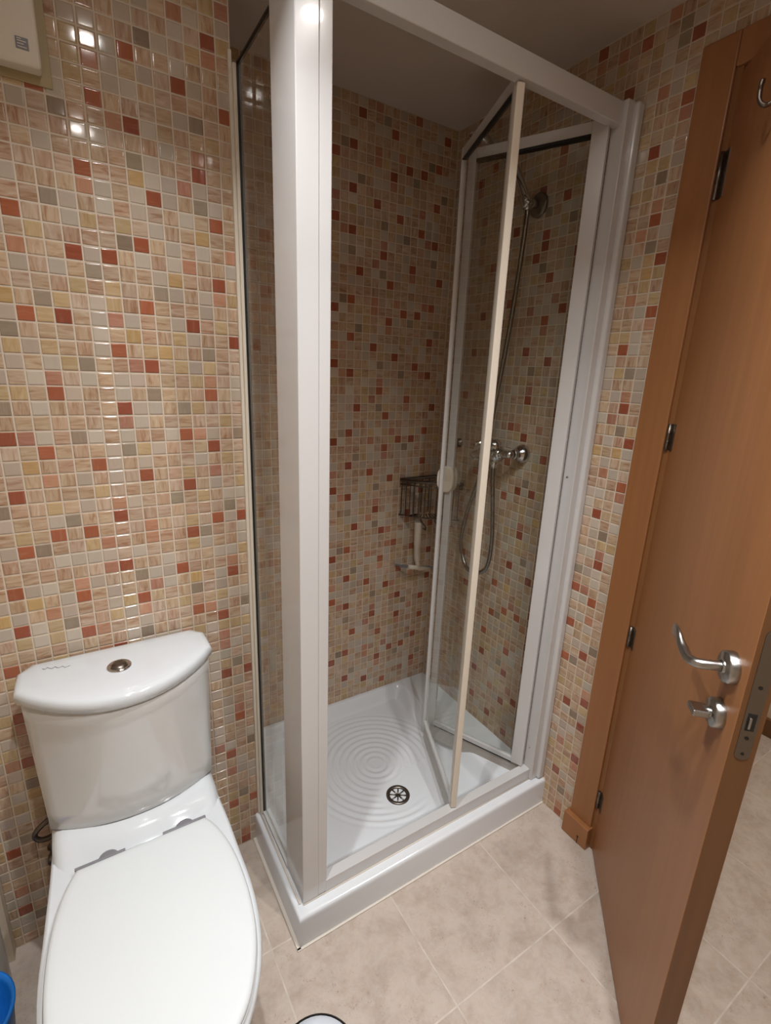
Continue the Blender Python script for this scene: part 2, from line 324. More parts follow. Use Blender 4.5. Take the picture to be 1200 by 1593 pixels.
def tile_wall(name, slab, tiles, special, label, clip=None, back=None):
    """slab: list of boxes; tiles: (c, r, centre point, u axis, outward normal, half w, half h)"""
    rnd = random.Random(hash(name) % 1000 if False else sum(map(ord, name)))
    T6 = np.array([-1, -.965, -.88, -.80, .80, .88, .965, 1.0]); ring = [0, 1, 2, 3, 3, 2, 1, 0]
    hh = [0.0, .026, .0405, .041]
    verts = []; faces = []; c1 = []; c2 = []
    for (c, r, ctr, u, n, hw, hz) in tiles:
        k = special.get((c, r))
        if k: col = rnd.choice(PAL[k]); vein = .15 if k in 'RG' else .3
        else:
            x = rnd.random()*sum(b[1] for b in BASE)
            for b in BASE:
                x -= b[1]
                if x <= 0: break
            col, vein = b[0], b[2]
        br_ = 1+rnd.uniform(-.09, .09); cl = [v*br_*(1+rnd.uniform(-.012, .012)) for v in s2l(col)]
        aux = (rnd.random(), vein, 1.0 if rnd.random() < .45 else 0.0, 1)
        tu, tz = rnd.gauss(0, .003), rnd.gauss(0, .003); o = len(verts)
        for j in range(8):
            for i in range(8):
                d = min(ring[i], ring[j]); a = T6[i]*hw; b_ = T6[j]*hz
                h = hh[d] + (a*tu+b_*tz if d else 0)
                verts.append(tuple(ctr[q]+u[q]*a+n[q]*h+(b_ if q == 2 else 0) for q in range(3)))
                c1.append((*cl, 1)); c2.append(aux)
        for j in range(7):
            for i in range(7): faces.append((o+j*8+i, o+j*8+i+1, o+(j+1)*8+i+1, o+(j+1)*8+i))
    ng = len(verts); nf = len(faces)
    mb = MB()
    for b in slab: mb.box(*b)
    off = len(verts); verts += mb.v; faces += [tuple(i+off for i in f) for f in mb.f]
    c1 += [(.5, .5, .5, 1)]*len(mb.v); c2 += [(0, 0, 0, 1)]*len(mb.v)
    me = D.meshes.new(name); me.from_pydata([tuple(W(*v)) for v in verts], [], faces)
    me.materials.append(M['grout']); me.materials.append(M['tile'])
    me.polygons.foreach_set('material_index', [1]*nf+[0]*(len(faces)-nf)); me.polygons.foreach_set('use_smooth', [True]*nf+[False]*(len(faces)-nf))
    for nm, cc in (('tile', c1), ('aux', c2)):
        at = me.color_attributes.new(nm, 'FLOAT_COLOR', 'POINT'); at.data.foreach_set('color', np.array(cc, 'f').ravel())
    b = bmesh.new(); b.from_mesh(me)
    # flip tiles whose normal faces away
    n = tiles[0][4]; N = Vector(n); b.faces.ensure_lookup_table()
    if b.faces[24].normal.dot(N) < 0: bmesh.ops.reverse_faces(b, faces=b.faces[:nf])
    b.to_mesh(me); b.free(); me.update()
    o = D.objects.new(name, me); COL.objects.link(o); o['kind'] = 'structure'; o['label'] = label
    return o
HW, HZ = .452, .452*PV
def grid(plane, c0, c1, r0, r1, zoff, cut=None, zclip=None):
    out = []
    for c in range(c0, c1):
        for r in range(r0, r1):
            z = -((r+.5)*PV)-zoff; hz = HZ
            lo, hi = max(z-hz, FZ+.05), min(z+hz, ZC-.05)
            if zclip: lo = zclip(c, lo, hi)
            if hi-lo < .15: continue
            ctr, u, n, a0 = plane(c, (lo+hi)/2); hw = HW
            if cut:
                k = cut(a0, (lo, hi))
                if k is None: continue
                s0, s1 = k; sh = (s0+s1)/2-a0; ctr = tuple(ctr[i]+u[i]*sh for i in range(3)); hw = (s1-s0)/2
            out.append((c, r, ctr, u, n, hw, (hi-lo)/2))
    return out
TH = .06
def cutrange(lo, hi):
    def f(a, zz):
        s0, s1 = max(a-HW, lo), min(a+HW, hi)
        return (s0, s1) if s1-s0 > .12 else None
    return f
# toilet wall
tl = grid(lambda c, z: ((c+.5, 0, z), (1, 0, 0), (0, -1, 0), c+.5), -7, 15, -20, 56, 0, cut=cutrange(-6.6, XN-.1))
tile_wall('wall_back', [(-14.5, XN, 0, 4, FZ, ZC)], tl, parse(TA), 'cream, pink and terracotta mosaic tiled wall behind the toilet')
# side of the shower recess
tl = grid(lambda c, z: ((XN, c+.5, z), (0, 1, 0), (1, 0, 0), c+.5), 0, 12, -20, 56, 0, cut=cutrange(0.05, YB-.05))
tile_wall('wall_left_recess', [(XN-2, XN, 3.9, YB+3, FZ, ZC)], tl, {}, 'mosaic tiled side wall of the shower recess')
# shower back wall
tl = grid(lambda c, z: ((27.27+c+.5, YB, z), (1, 0, 0), (0, -1, 0), 27.27+c+.5), -14, 16, -30, 46, 8.771, cut=cutrange(XN+.05, XR-.05))
tile_wall('wall_shower', [(XN, XR+4, YB, YB+3, FZ, ZC)], tl, parse(TCC), 'mosaic tiled back wall inside the shower')
# right wall, with the door opening
DY0, DY1, DZ = -18.25, -38.4, 13.65
def cutB(a, zz):
    lo, hi = -62., YB-.05
    s0, s1 = a-HW, a+HW
    if zz[0] < 15.7:
        if a > -28: s0 = max(s0, -15.9)
        else: s1 = min(s1, -41)
    s0, s1 = max(s0, lo), min(s1, hi)
    return (s0, s1) if s1-s0 > .12 else None
tl = grid(lambda c, z: ((XR, -(c+.5+11.4088), z), (0, 1, 0), (-1, 0, 0), -(c+.5+11.4088)), -23, 50, -25, 52, 3.9875, cut=cutB, zclip=lambda c, lo, hi: 15.72 if lo < 15.72 < hi-.15 and -41 < -(c+.5+11.4088) < -15.5 else lo)
tile_wall('wall_right', [(XR, XR+4, DY0+.0, YB, FZ, ZC), (XR, XR+4, DY1, DY0, DZ+.6, ZC), (XR, XR+4, -62, DY1, FZ, ZC)], tl, parse(TB), 'mosaic tiled wall holding the shower tap and the wooden door')
# remaining shell
b = MB().box(-14.5, XR+4, -66, 16, FZ-2, FZ); b.box(XR+4, 82, -66, 16, FZ-2, FZ); struct('floor', b, 'floor', 'beige stone-look square floor tiles with pale grout', 'floor')
struct('ceiling', MB().box(-14.5, 82, -66, 16, ZC, ZC+2), 'ceiling', 'plain painted ceiling')
struct('wall_left', MB().box(-16.5, -14.5, -66, 4, FZ, ZC).box(-14.5, -6.6, -1.0, 0, FZ, ZC), 'paint', 'beige wall at the left with a shallow return beside the mosaic')
struct('wall_front', MB().box(-14.5, 82, -68, -66, FZ, ZC), 'paint', 'painted wall behind the viewer')
struct('wall_hall', MB().box(80, 82, -66, 16, FZ, ZC).box(XR+4, 82, 14, 16, FZ, ZC), 'paint', 'painted wall of the hall beyond the door')
struct('baseboard_hall', MB().box(79.4, 80, -66, 14, FZ, FZ+2.6, .1), 'wood_edge', 'dark wooden baseboard in the hall')
# grout fillet along the tray and the floor
struct('trim_1', MB().box(13.2, XR, -12.05, -11.8, FZ, FZ+.12, .03).box(13.2, 13.55, -12.0, 0, FZ, FZ+.12, .03), 'silicone', 'pale grout line where the tray meets the floor')

# ---------------------------------------------------------------- door casing
CW0, CW1 = -15.65, -18.15
c = MB()
c.box(XR-.45, XR, CW1, CW0, -51.6, 15.7, .1)                           # near jamb casing
c.box(XR-.45, XR, -41.2, -38.5, FZ+.02, 15.7, .1)
c.box(XR-.452, XR, -38.5, CW1-.01, 13.55, 15.7, .1)                      # head casing
struct('trim_2', c, 'wood', 'orange-brown wooden casing around the doorway')
c = MB(); c.box(XR-.2, XR+4, DY0-.35, DY0+.14, FZ, 13.6, .02).box(XR+1.4, XR+4, DY0-1.2, DY0-.3, FZ, 13.3, .03).box(XR-.1, XR+4, DY1, DY1+.35, FZ, 13.6, .03).box(XR-.1, XR+4, DY1, DY0, 13.25, 13.62, .03)
struct('trim_3', c, 'lining', 'brown wooden lining of the doorway')
c = MB(); c.box(XR-1.0, XR, -18.3, -15.35, FZ+.02, -51.4, .08)
pb = struct('trim_4', c, 'wood', 'small wooden plinth block at the foot of the door casing')
c = MB(); c.lathe([(0, .06), (.09, .05), (.1, -.02)], (XR-1.0, -17.3, FZ+.9), (-1, 0, 0), 10).box(XR-1.03, XR-.99, -17.33, -17.27, FZ+.05, FZ+.9)
c.build('nail_hole', 'black', pb)

# ---------------------------------------------------------------- door leaf (opened into the room)
TH_ = math.radians(223.8); dx, dy = math.cos(TH_), math.sin(TH_); nx, ny = -.692, .722
HX, HY = XR-.16, -18.52
def dl(p): s, o, z = p; return (HX+dx*s+nx*o, HY+dy*s+ny*o, z)
LW = 19.25
door = MB(); door.box(0, LW, -1.25, 0, -53.6, 13.2, .015, fn=dl, seg=1)
door = struct('door_1', door, 'wood', 'orange-brown wooden door opened inwards, hinged beside the mosaic strip', 'door')
e = MB(); e.box(LW-.02, LW+.03, -1.22, -.03, -53.55, 13.15, fn=dl); e.build('edge_band', 'wood_edge', door)
def dpart(name, mb, mt, parent=door, label=None):
    o = mb.build(name, mt, parent); 
    if label: o['label'] = label
    return o
# lever handle
h = MB(); h.lathe([(0, .5), (.78, .5), (.86, .42), (.88, .05), (.88, 0)], (17.75, 0, -21.35), (0, 1, 0), 40, fn=dl)
h.lathe([(.36, .5), (.34, .62), (.30, .62)], (17.75, 0, -21.35), (0, 1, 0), 24, fn=dl)
ro = dpart('handle_rose', h, 'steel', label='round brushed steel rose')
h = MB()
pth = bez([(17.75, .5, -21.35), (17.78, 1.25, -21.38), (17.6, 1.75, -21.45), (16.9, 1.9, -21.55), (16.2, 1.92, -21.45), (15.7, 1.95, -21.3), (15.3, 1.95, -21.15), (14.7, 1.9, -21.2), (14.2, 1.85, -21.5)], 6)
n = len(pth); rr = []
for i in range(n):
    t = i/(n-1); w = .27 if t < .5 else .27+.22*min(1, (t-.5)/.35); th = .27 if t < .5 else .27-.15*min(1, (t-.5)/.4)
    if t > .93: w *= 1-(t-.93)*9
    rr.append((max(w, .06), max(th, .06)))
h.tube(pth, rr, 16, fn=dl)
dpart('door_handle', h, 'steel', ro, 'curved brushed steel lever handle')
h = MB(); h.lathe([(0, .48), (.74, .48), (.82, .4), (.84, .05), (.84, 0)], (17.55, 0, -24.3), (0, 1, 0), 40, fn=dl)
ro2 = dpart('lock_rose', h, 'steel')
h = MB(); h.lathe([(.3, .45), (.26, .8), (0, .82)], (17.55, 0, -24.3), (0, 1, 0), 20, fn=dl)
h.box(17.0, 18.0, .6, 1.45, -24.5, -24.12, .08, fn=dl)
dpart('thumb_turn', h, 'steel', ro2, 'flat thumb turn of the privacy lock')
# latch face plate on the edge
h = MB(); pts = [(-.62+.36*math.cos(a)*1.0, (-25.3 if math.sin(a) < 0 else -18.6)+.36*math.sin(a)) for a in [k*math.pi/12 for k in range(24)]]
h.prism([(y, z) for y, z in pts], LW+.01, LW+.07, axis='x', fn=lambda c: dl((c[0], c[1], c[2])))
lp = dpart('latch_plate', h, 'dark_steel', label='dark steel latch plate on the door edge')
h = MB(); h.box(LW+.06, LW+.09, -.82, -.42, -23.9, -22.9, fn=dl); h.lathe([(0, .09), (.1, .09)], (LW, -.62, -24.35), (1, 0, 0), 12, fn=dl).lathe([(0, .09), (.1, .09)], (LW, -.62, -21.4), (1, 0, 0), 12, fn=dl)
h.lathe([(0, .09), (.08, .09)], (LW, -.62, -25.3), (1, 0, 0), 12, fn=dl)
dpart('keeper_hole', h, 'black', lp)
h = MB(); h.box(LW+.05, LW+.2, -.6, -.48, -23.75, -23.1, .03, fn=dl); dpart('latch_bolt', h, 'steel', lp)
for zt, zb in ((8.6, 5.6), (-10.2, -12.3), (-28.3, -30.3), (-46.7, -48.7)):
    h = MB(); h.tube([(-.02, .22, zb), (-.02, .22, zt)], .15, 12, fn=dl); h.box(-.02, .75, -.02, .05, zb, zt, fn=dl)
    for k in (.33, .66): h.tube([(-.02, .22, zb+(zt-zb)*k-.03), (-.02, .22, zb+(zt-zb)*k+.03)], .17, 12, fn=dl)
    dpart('hinge', h, 'dark_steel')
# robe hook high on the leaf
h = MB(); h.lathe([(0, .12), (.5, .12), (.55, 0)], (8.1, 0, 9.0), (0, 1, 0), 20, fn=dl)
h.tube(bez([(8.1, .1, 8.6), (8.05, .4, 8.1), (7.95, .8, 7.9), (7.85, 1.1, 8.2), (7.8, 1.15, 8.8), (7.8, 1.1, 9.2)], 6), [.12]*12+[(.12, .2)]*12+[(.12, .26)]*6+[.12], 10, fn=dl)
dpart('robe_hook', h, 'dark_steel', label='dark metal robe hook near the top of the door')

# ---------------------------------------------------------------- shower tray
YF = -10.85; ZB, ZT = -50.68, 12.45
def tray_h(x, y):
    X0, X1, Y0_, Y1 = 13.55, XR, -11.75, YB
    rim = -50.75
    def ss(a, b, t):
        t = max(0, min(1, (t-a)/(b-a))); return t*t*(3-2*t)
    din = min(ss(14.9, 16.6, x), 1-ss(37.7, 38.9, x) if x > 30 else 1, ss(-9.3, -7.6, y), 1-ss(10.3, 11.2, y))
    # rounded inner corners by product
    f = ss(14.9, 16.8, x)*(1-ss(37.2, 38.8, x))*ss(-9.2, -7.4, y)*(1-ss(10.2, 11.4, y))
    dr = math.hypot(x-28.4, y+4.0)
    z = rim-f*(1.65+.12*(1-min(1, dr/14)))
    rc = math.hypot((x-28.6), (y-1.2))
    am = ss(.3, 1.2, rc)*(1-ss(8.2, 9.2, rc))*ss(1.6, 3.0, dr)*f*(1-ss(31.5, 33.5, x)*ss(-1, -3, y) if False else 1)
    if y < -1 and x > 29: am *= max(0, 1-(x-29)/2)
    z += .055*am*math.cos(2*math.pi*rc/.82)
    return z
xs = list(np.linspace(13.75, XR-.02, 260)); ys = list(np.linspace(-11.6, YB-.06, 210))
mb = MB(); vs = [(x, y, tray_h(x, y)) for y in ys for x in xs]; nxx = len(xs)
mb.add(vs, [(j*nxx+i, j*nxx+i+1, (j+1)*nxx+i+1, (j+1)*nxx+i) for j in range(len(ys)-1) for i in range(nxx-1)], 0, True)
# rounded nosing and apron, front then left
prof = [(0, 0), (.12, -.03), (.22, -.12), (.26, -.25), (.27, -.5), (.27, -3.15)]
for a, bb in zip(prof[:-1], prof[1:]):
    z0, z1 = -50.75+a[1], -50.75+bb[1]
    mb.add([(13.75-a[0], -11.6-a[0], z0), (XR-.02, -11.6-a[0], z0), (XR-.02, -11.6-bb[0], z1), (13.75-bb[0], -11.6-bb[0], z1)], [(0, 1, 2, 3)], 0, True)
    mb.add([(13.75-a[0], -11.6-a[0], z0), (13.75-a[0], -.06, z0), (13.75-bb[0], -.06, z1), (13.75-bb[0], -11.6-bb[0], z1)], [(3, 2, 1, 0)], 0, True)
tray = Thing('shower_tray', 'white ribbed shower tray with a raised rim on the floor', 'shower tray', 28.4, 0, FZ)
tray.part('basin', mb, 'tray')
dr = MB(); zd = tray_h(28.4, -4.0)+.06
dr.lathe([(1.32, -.05), (1.32, .06), (1.2, .12), (1.0, .1), (.92, .02), (.9, -.1)], (28.4, -4.0, zd), (0, 0, 1), 48)
drn = tray.part('drain', dr, 'dark_steel', label='round steel drain with a spoked grate')
g = MB(); g.lathe([(0, -.02), (.22, -.01), (.24, -.06)], (28.4, -4.0, zd), (0, 0, 1), 24)
for k in range(8):
    a = k*math.pi/4+.2; g.tube([(28.4+math.cos(a)*.15, -4+math.sin(a)*.15, zd-.04), (28.4+math.cos(a)*.93, -4+math.sin(a)*.93, zd-.03)], .085, 8)
tray.part('grate', g, 'dark_steel', drn)
g = MB(); g.lathe([(0, -.12), (.92, -.12)], (28.4, -4.0, zd), (0, 0, 1), 32); tray.part('drain_well', g, 'black', drn)
s = MB(); s.tube([(13.98, -.15, -50.7), (13.98, -10.7, -50.72)], .1, 8).tube([(14.2, YF-.02, -50.74), (XR-.9, YF-.02, -50.74)], .08, 8).tube([(XR-.12, -11.7, -50.7), (XR-.12, -11.75, FZ+.1)], .12, 8)
tray.part('sealant_bead', s, 'silicone')

# ---------------------------------------------------------------- shower enclosure
enc = Thing('shower_enclosure', 'white framed glass shower enclosure with a half-open folding door', 'shower enclosure', 28.4, -11, -50.7)
p = MB(); p.box(14.2, 15.6, YF, -7.1, ZB, 14.0, .06); p.box(15.6, 16.4, YF+.04, -9.9, ZB, 13.95, .05)
enc.part('corner_post', p, 'white')
p = MB(); p.box(13.98, 14.5, -.55, -.02, ZB, ZT, .05); p.box(13.75, 14.0, -.3, -.0, ZB, 13.2, .04)
enc.part('wall_profile', p, 'cream', label='narrow cream profile on the toilet wall')
p = MB(); p.box(14.28, 14.42, -7.3, -.5, ZB+.1, ZT); sg = enc.part('side_glass', p, 'glass', label='clear fixed glass side panel')
p = MB(); p.box(14.2, 14.5, -.62, -.5, ZB+.1, ZT); p.box(14.22, 14.48, -7.3, -.5, ZT-.05, ZT+.08); enc.part('gasket', p, 'black', sg)
p = MB(); p.box(14.15, 14.6, -7.25, -.5, ZB, ZB+.35, .05); enc.part('bottom_channel', p, 'white')
p = MB(); p.box(15.9, 41.6, YF-.02, YF+.85, 12.3, 13.85, .06); enc.part('top_rail', p, 'white')
# bottom rail: tall front face with a sloping sill
p = MB(); xs0, xs1 = 16.2, 41.7
p.box(16.3, 41.5, YF, YF+.95, ZB, ZB+1.28, .05); enc.part('bottom_rail', p, 'white')
p = MB(); p.box(41.5, 42.35, YF-.35, YF+.95, ZB, 14.0, .06); p.box(42.3, XR-.02, YF-.75, YF+.6, ZB, 14.0, .25, seg=4)
enc.part('wall_jamb', p, 'white', label='white aluminium jamb fixed to the right wall')
p = MB(); p.lathe([(0, .06), (.1, .05), (.12, 0)], (41.5, YF+.45, -16.0), (-1, 0, 0), 12); p; enc.part('jamb_screw', p, 'grey')
p = MB(); p.lathe([(0, .05), (.06, .04), (.07, 0)], (41.5, YF+.4, -46.8), (-1, 0, 0), 10); enc.part('jamb_screw', p, 'grey')
# two folding leaves
def leaf(a, b, ztop, zbot, wa, wb, name, th=.62, skirt=True, seal=.12):
    a = Vector((a[0], a[1])); b = Vector((b[0], b[1])); d = (b-a); L = d.length; d /= L; nn = Vector((-d.y, d.x))
    fn = lambda c: (a.x+d.x*c[0]+nn.x*c[1], a.y+d.y*c[0]+nn.y*c[1], c[2])
    m = MB(); h = th/2
    m.box(0, wa, -h, h, zbot, ztop, .05, fn=fn).box(L-wb, L, -h, h, zbot, ztop, .05, fn=fn)
    m.box(wa, L-wb, -h+.05, h-.05, ztop-.9, ztop, .04, fn=fn).box(wa, L-wb, -h+.05, h-.05, zbot, zbot+.55, .04, fn=fn)
    fr = enc.part(name, m, 'white')
    g = MB(); g.box(wa-.1, L-wb+.1, -.08, .08, zbot+.5, ztop-.8, fn=fn); enc.part('glass_pane', g, 'glass', fr)
    g = MB(); g.box(wa, L-wb, -h+.02, h-.02, ztop-1.0-seal, ztop-.88, fn=fn); enc.part('rubber_seal', g, 'black', fr)
    g = MB(); g.box(wa, L-wb, -h+.1, h-.1, zbot-.18, zbot-.02, fn=fn); enc.part('rubber_seal', g, 'black', fr)
    if skirt:
        g = MB(); g.box(.15, L-.15, -.06, .06, zbot-2.1, zbot-.15, fn=fn); enc.part('drip_skirt', g, 'skirt', fr)
    return fn, fr, L
HG = (41.1, -10.1); FD = (35.75, 1.2); EE = (30.7, -10.45)
f1, l1, L1 = leaf(HG, (FD[0]+.45, FD[1]-.2), 12.9, -49.3, 1.3, .8, 'inner_leaf', .6)
f2, l2, L2 = leaf((FD[0]-.2, FD[1]-.1), EE, 12.9, -49.3, .3, .8, 'outer_leaf', .5, seal=.0)
p = MB(); p.box(L2-.45, L2+.2, -.3, .3, -49.35, 12.2, .1, fn=f2); enc.part('edge_strip', p, 'cream', l2, 'cream edge strip of the folding door')
p = MB(); p.tube([(FD[0]+.1, FD[1]+.1, -49), (FD[0]+.1, FD[1]+.1, 12.6)], .14, 10); enc.part('fold_hinge', p, 'white', l2)
# oval pull handle at the fold
p = MB()
def oval(cx, cz, w, hgt, n=28):
    return [(cx+w*math.copysign(abs(math.cos(t))**.7, math.cos(t)), cz+hgt*math.copysign(abs(math.sin(t))**.8, math.sin(t))) for t in [2*math.pi*k/n for k in range(n)]]
tmp = oval(0, 0, .95, 1.45)
p.prism([(1.1+x, -18.0+z) for x, z in tmp], -.62, -.30, bev=.0, axis='y', fn=lambda c: f1((L1-.2+c[0]-1.0, c[1], c[2])))
p.prism([(1.1+x, -18.0+z) for x, z in tmp], .30, .62, bev=.12, axis='y', fn=lambda c: f1((L1-.2+c[0]-1.0, c[1], c[2])))
enc.part('door_pull', p, 'cream', l1, 'oval cream plastic pull handle')

# ---------------------------------------------------------------- shower mixer tap
YM = -.6
mx = Thing('shower_mixer', 'chrome shower mixer tap on the right wall', 'tap', XR, 1, -15.6)
for y, z in ((-3.1, -15.0), (2.6, -15.9)):
    e = MB(); e.lathe([(1.02, 0), (1.02, .15), (.95, .45), (.7, .8), (.45, 1.0), (.42, 1.3), (.5, 1.35), (.5, 1.5), (.4, 1.55)], (XR, y, z), (-1, 0, 0), 36)
    e.tube([(XR-1.5, y, z), (XR-1.9, y+(.2 if y < 0 else -.2), z-.03), (XR-2.0, y+(.9 if y < 0 else -.9), z-.1)], [.42, .42, .45], 16)
    mx.part('wall_flange', e, 'chrome')
e = MB(); e.tube(bez([(XR-2.0, -2.9, -15.0), (XR-2.0, -2.5, -15.05), (XR-2.0, -2.0, -15.1), (XR-2.0, -1.4, -15.15), (XR-2.0, -.4, -15.3), (XR-2.0, .4, -15.45), (XR-2.0, 1.4, -15.6), (XR-2.0, 2.5, -15.9)], 6),
    [.42]*6+[.45]*6+[.55]*3+[.75]*3+[.95]*12+[.7]*6+[.5]*6+[.42]*1, 20)
bd = mx.part('mixer_body', e, 'chrome')
e = MB(); e.lathe([(.85, .3), (.88, .6), (.8, 1.05), (.5, 1.4), (0, 1.5)], (XR-2.0, -.75, -15.1), (-.1, 0, 1), 28); e.tube(bez([(XR-2.3, -.75, -13.9), (XR-3.2, -.3, -13.95), (XR-4.2, .2, -14.3)], 5), [.3]*5+[.24]*5+[.2], 12)
mx.part('lever', e, 'chrome', bd)
e = MB(); e.lathe([(.5, 0), (.55, .15), (.55, .5), (.42, .6), (.36, .9)], (XR-2.0, -.85, -15.9), (0, 0, -1), 24); mx.part('hose_outlet', e, 'chrome', bd)
# ---------------------------------------------------------------- hand shower, bracket and hose
hs = Thing('hand_shower', 'chrome hand shower with a long metal hose hanging in a loop', 'hand shower', XR-3, 0, 9)
e = MB(); e.tube(bez([(XR-2.1, -2.1, 8.2), (XR-2.2, -1.95, 9.0), (XR-2.5, -1.4, 10.4), (XR-2.8, -.7, 11.8), (XR-3.4, .05, 13.0), (XR-4.3, 1.1, 14.1)], 6), [.34]*4+[.42]*8+[.42]*8+[.42]*6+[.5]*5, 16)
hh_ = hs.part('shower_handle', e, 'chrome')
e = MB(); ax = Vector((-.45, .35, -.82)).normalized(); e.lathe([(0, .45), (.6, .42), (1.0, .2), (1.45, -.25), (1.55, -.5), (1.45, -.62), (0, -.66)], Vector((XR-4.9, 1.6, 14.3)), -ax, 36)
hd = hs.part('spray_head', e, 'chrome')
e = MB(); e.tube(bez([(XR-2.1, -2.1, 8.3), (XR-2.0, -2.0, 7.0), (XR-1.5, -1.3, 4.0), (XR-1.3, -.6, -1.5), (XR-1.3, .1, -7.0), (XR-1.3, 1.0, -13.0), (XR-1.0, 2.1, -18.0), (XR-1.2, 3.6, -23.0), (XR-1.4, 4.1, -27.0), (XR-1.6, 2.8, -29.6), (XR-1.8, .8, -30.0), (XR-1.9, -1.2, -28.6), (XR-2.0, -1.75, -25.5), (XR-2.0, -1.45, -22.0), (XR-2.0, -1.0, -18.5), (XR-2.0, -.85, -16.7)], 14), .24, 10)
hs.part('hose', e, 'hose', label='ribbed metal hose')
br = Thing('shower_bracket', 'chrome wall bracket holding the hand shower', 'bracket', XR, -1.8, 9.0)
e = MB(); e.lathe([(1.1, 0), (1.1, .2), (.95, .35), (.5, .5), (0, .5)], (XR, -1.6, 9.1), (-1, 0, 0), 36); br.part('wall_flange', e, 'dark_steel')
e = MB(); e.tube([(XR-.4, -1.6, 9.1), (XR-2.0, -1.95, 8.95)], .4, 14); e.lathe([(.5, -.5), (.55, -.4), (.55, .4), (.5, .5), (.38, .5), (.38, -.5), (.5, -.5)], (XR-2.2, -1.95, 8.95), (-.2, .35, .92), 20); br.part('holder', e, 'chrome')
vk = Thing('wall_stopcock', 'small chrome stopcock on the tiles beside the shower corner', 'stopcock', XR, 7.4, -15.3)
e = MB(); e.lathe([(.55, 0), (.55, .12), (.3, .2), (.3, .7)], (XR, 7.4, -15.2), (-1, 0, 0), 20); vk.part('wall_flange', e, 'dark_steel')
e = MB(); e.lathe([(.3, .6), (.48, .65), (.5, 1.3), (.4, 1.4), (0, 1.42)], (XR, 7.4, -15.2), (-1, 0, 0), 20); vk.part('knob', e, 'chrome')

# ---------------------------------------------------------------- wire caddy in the far corner
cz0, cz1 = -20.3, -25.2
cd_ = Thing('wire_caddy', 'dark wire corner basket with hooks in the far shower corner', 'wire basket', XR-2, YB-2, cz1)
A_ = (37.3, YB-.25); B_ = (XR-.25, YB-.25); C_ = (XR-.25, 6.0)
def front(t):   # curved front from A to C
    q = bez([(37.3, YB-.25, 0), (38.6, 9.6, 0), (40.6, 7.4, 0), (XR-.25, 6.0, 0)], 10); i = t*(len(q)-1); k = min(int(i), len(q)-2); return q[k].lerp(q[k+1], i-k)
e = MB(); fr_ = [front(i/24) for i in range(25)]
for dz, r in ((0, .2), (-.6, .09)):
    e.tube([(v.x, v.y, cz0+dz) for v in fr_], r, 8); e.tube([(A_[0], A_[1], cz0+dz), (B_[0], B_[1], cz0+dz), (C_[0], C_[1], cz0+dz)], r, 8)
rim = cd_.part('rim', e, 'wire')
e = MB(); NW = 12
for i in range(NW):
    v = front((i+.5)/NW); bx_, by_ = v.x+.45*(XR-.4-v.x), v.y+.8*(YB-.4-v.y)
    e.tube(bez([(v.x, v.y, cz0), (v.x, v.y, cz0-2.2), (v.x+.02, v.y+.05, cz1+.7), (v.x+.12, v.y+.25, cz1+.1), (v.x+.5*(bx_-v.x), v.y+.5*(by_-v.y), cz1-.05), (bx_, by_, cz1)], 5), .075, 6)
for k in range(4):
    x = 38.3+k*1.25; e.tube([(x, YB-.25, cz0), (x, YB-.25, cz1+.1)], .07, 6)
vb = [front(i/24) for i in range(25)]
e.tube([(v.x+.1, v.y+.2, cz1+.15) for v in vb], .09, 6)
cd_.part('wire_cage', e, 'wire')
for x, y in ((39.6, 10.0), (41.2, 9.2)):
    e = MB(); e.tube(bez([(x, y, cz1+.1), (x+.1, y-.3, cz1-.6), (x+.5, y-.6, cz1-1.2), (x+.3, y-.9, cz1-1.6), (x-.05, y-.8, cz1-1.3)], 5), .09, 8); cd_.part('hook', e, 'wire')
sq = Thing('squeegee', 'white shower squeegee hanging under the wire basket', 'squeegee', 40.0, 10.3, -32)
e = MB(); e.tube(bez([(39.55, 10.2, -25.9), (39.65, 10.3, -27.5), (39.75, 10.4, -29.5), (39.95, 10.5, -31.6), (40.15, 10.5, -32.4)], 6), [.52]*6+[.5]*6+[.44]*6+[.34]*6+[.34], 16)
e.tube([(38.3, 10.3, -32.1), (41.9, 10.3, -33.1)], .3, 12); sq.part('handle', e, 'cream')
e = MB(); e.box(-2.9, 2.7, -.05, .05, -.3, .12, fn=lambda c: (39.9+c[0], 10.35+c[1], -32.35+c[2]-(c[0])*.22+.0)); sq.part('blade', e, 'grey', label='translucent grey rubber blade')
# corner glass shelf faintly visible behind the squeegee
e = MB(); e.tube([(37.0, YB-.3, -32.0), (38.3, YB-1.2, -32.2)], .12, 8); sq.part('blade_tip', e, 'grey')

# ---------------------------------------------------------------- toilet
tw = Thing('toilet', 'white close-coupled toilet with its lid down against the mosaic wall', 'toilet', 3.1, -8, FZ)
CX = 3.2
def sup(w, n, t): return math.copysign(abs(math.cos(t))**n, math.cos(t))*w
# cistern outline helpers: (x, y) loops, y negative towards the room
def cist_loop(z, k):
    """k 0 bottom .. 1 top"""
    hw = 5.55+.5*k; yb = -.75; fr = -6.55-.8*k; sd = -4.9+1.0*k; ch = -1.9
    pts = []
    pts.append((CX-hw+.8, yb)); 
    for i in range(5): pts.append((CX-hw+.8+(2*hw-1.6)*(i+1)/5, yb))
    pts.append((CX+hw, yb-.9)); pts.append((CX+hw, (yb-.9+sd)/2)); pts.append((CX+hw-.02, sd))
    for i in range(1, 16):
        t = i/16; x = CX+hw*(1-2*t); pts.append((x, sd+(fr-sd)*(1-abs(2*t-1)**2.1)))
    pts.append((CX-hw+.02, sd)); pts.append((CX-hw, (yb-.9+sd)/2)); pts.append((CX-hw, yb-.9))
    return [(x, y, z) for x, y in pts]
b = MB(); rings = [cist_loop(-39.1+(9.85*k/8), k/8) for k in range(9)]
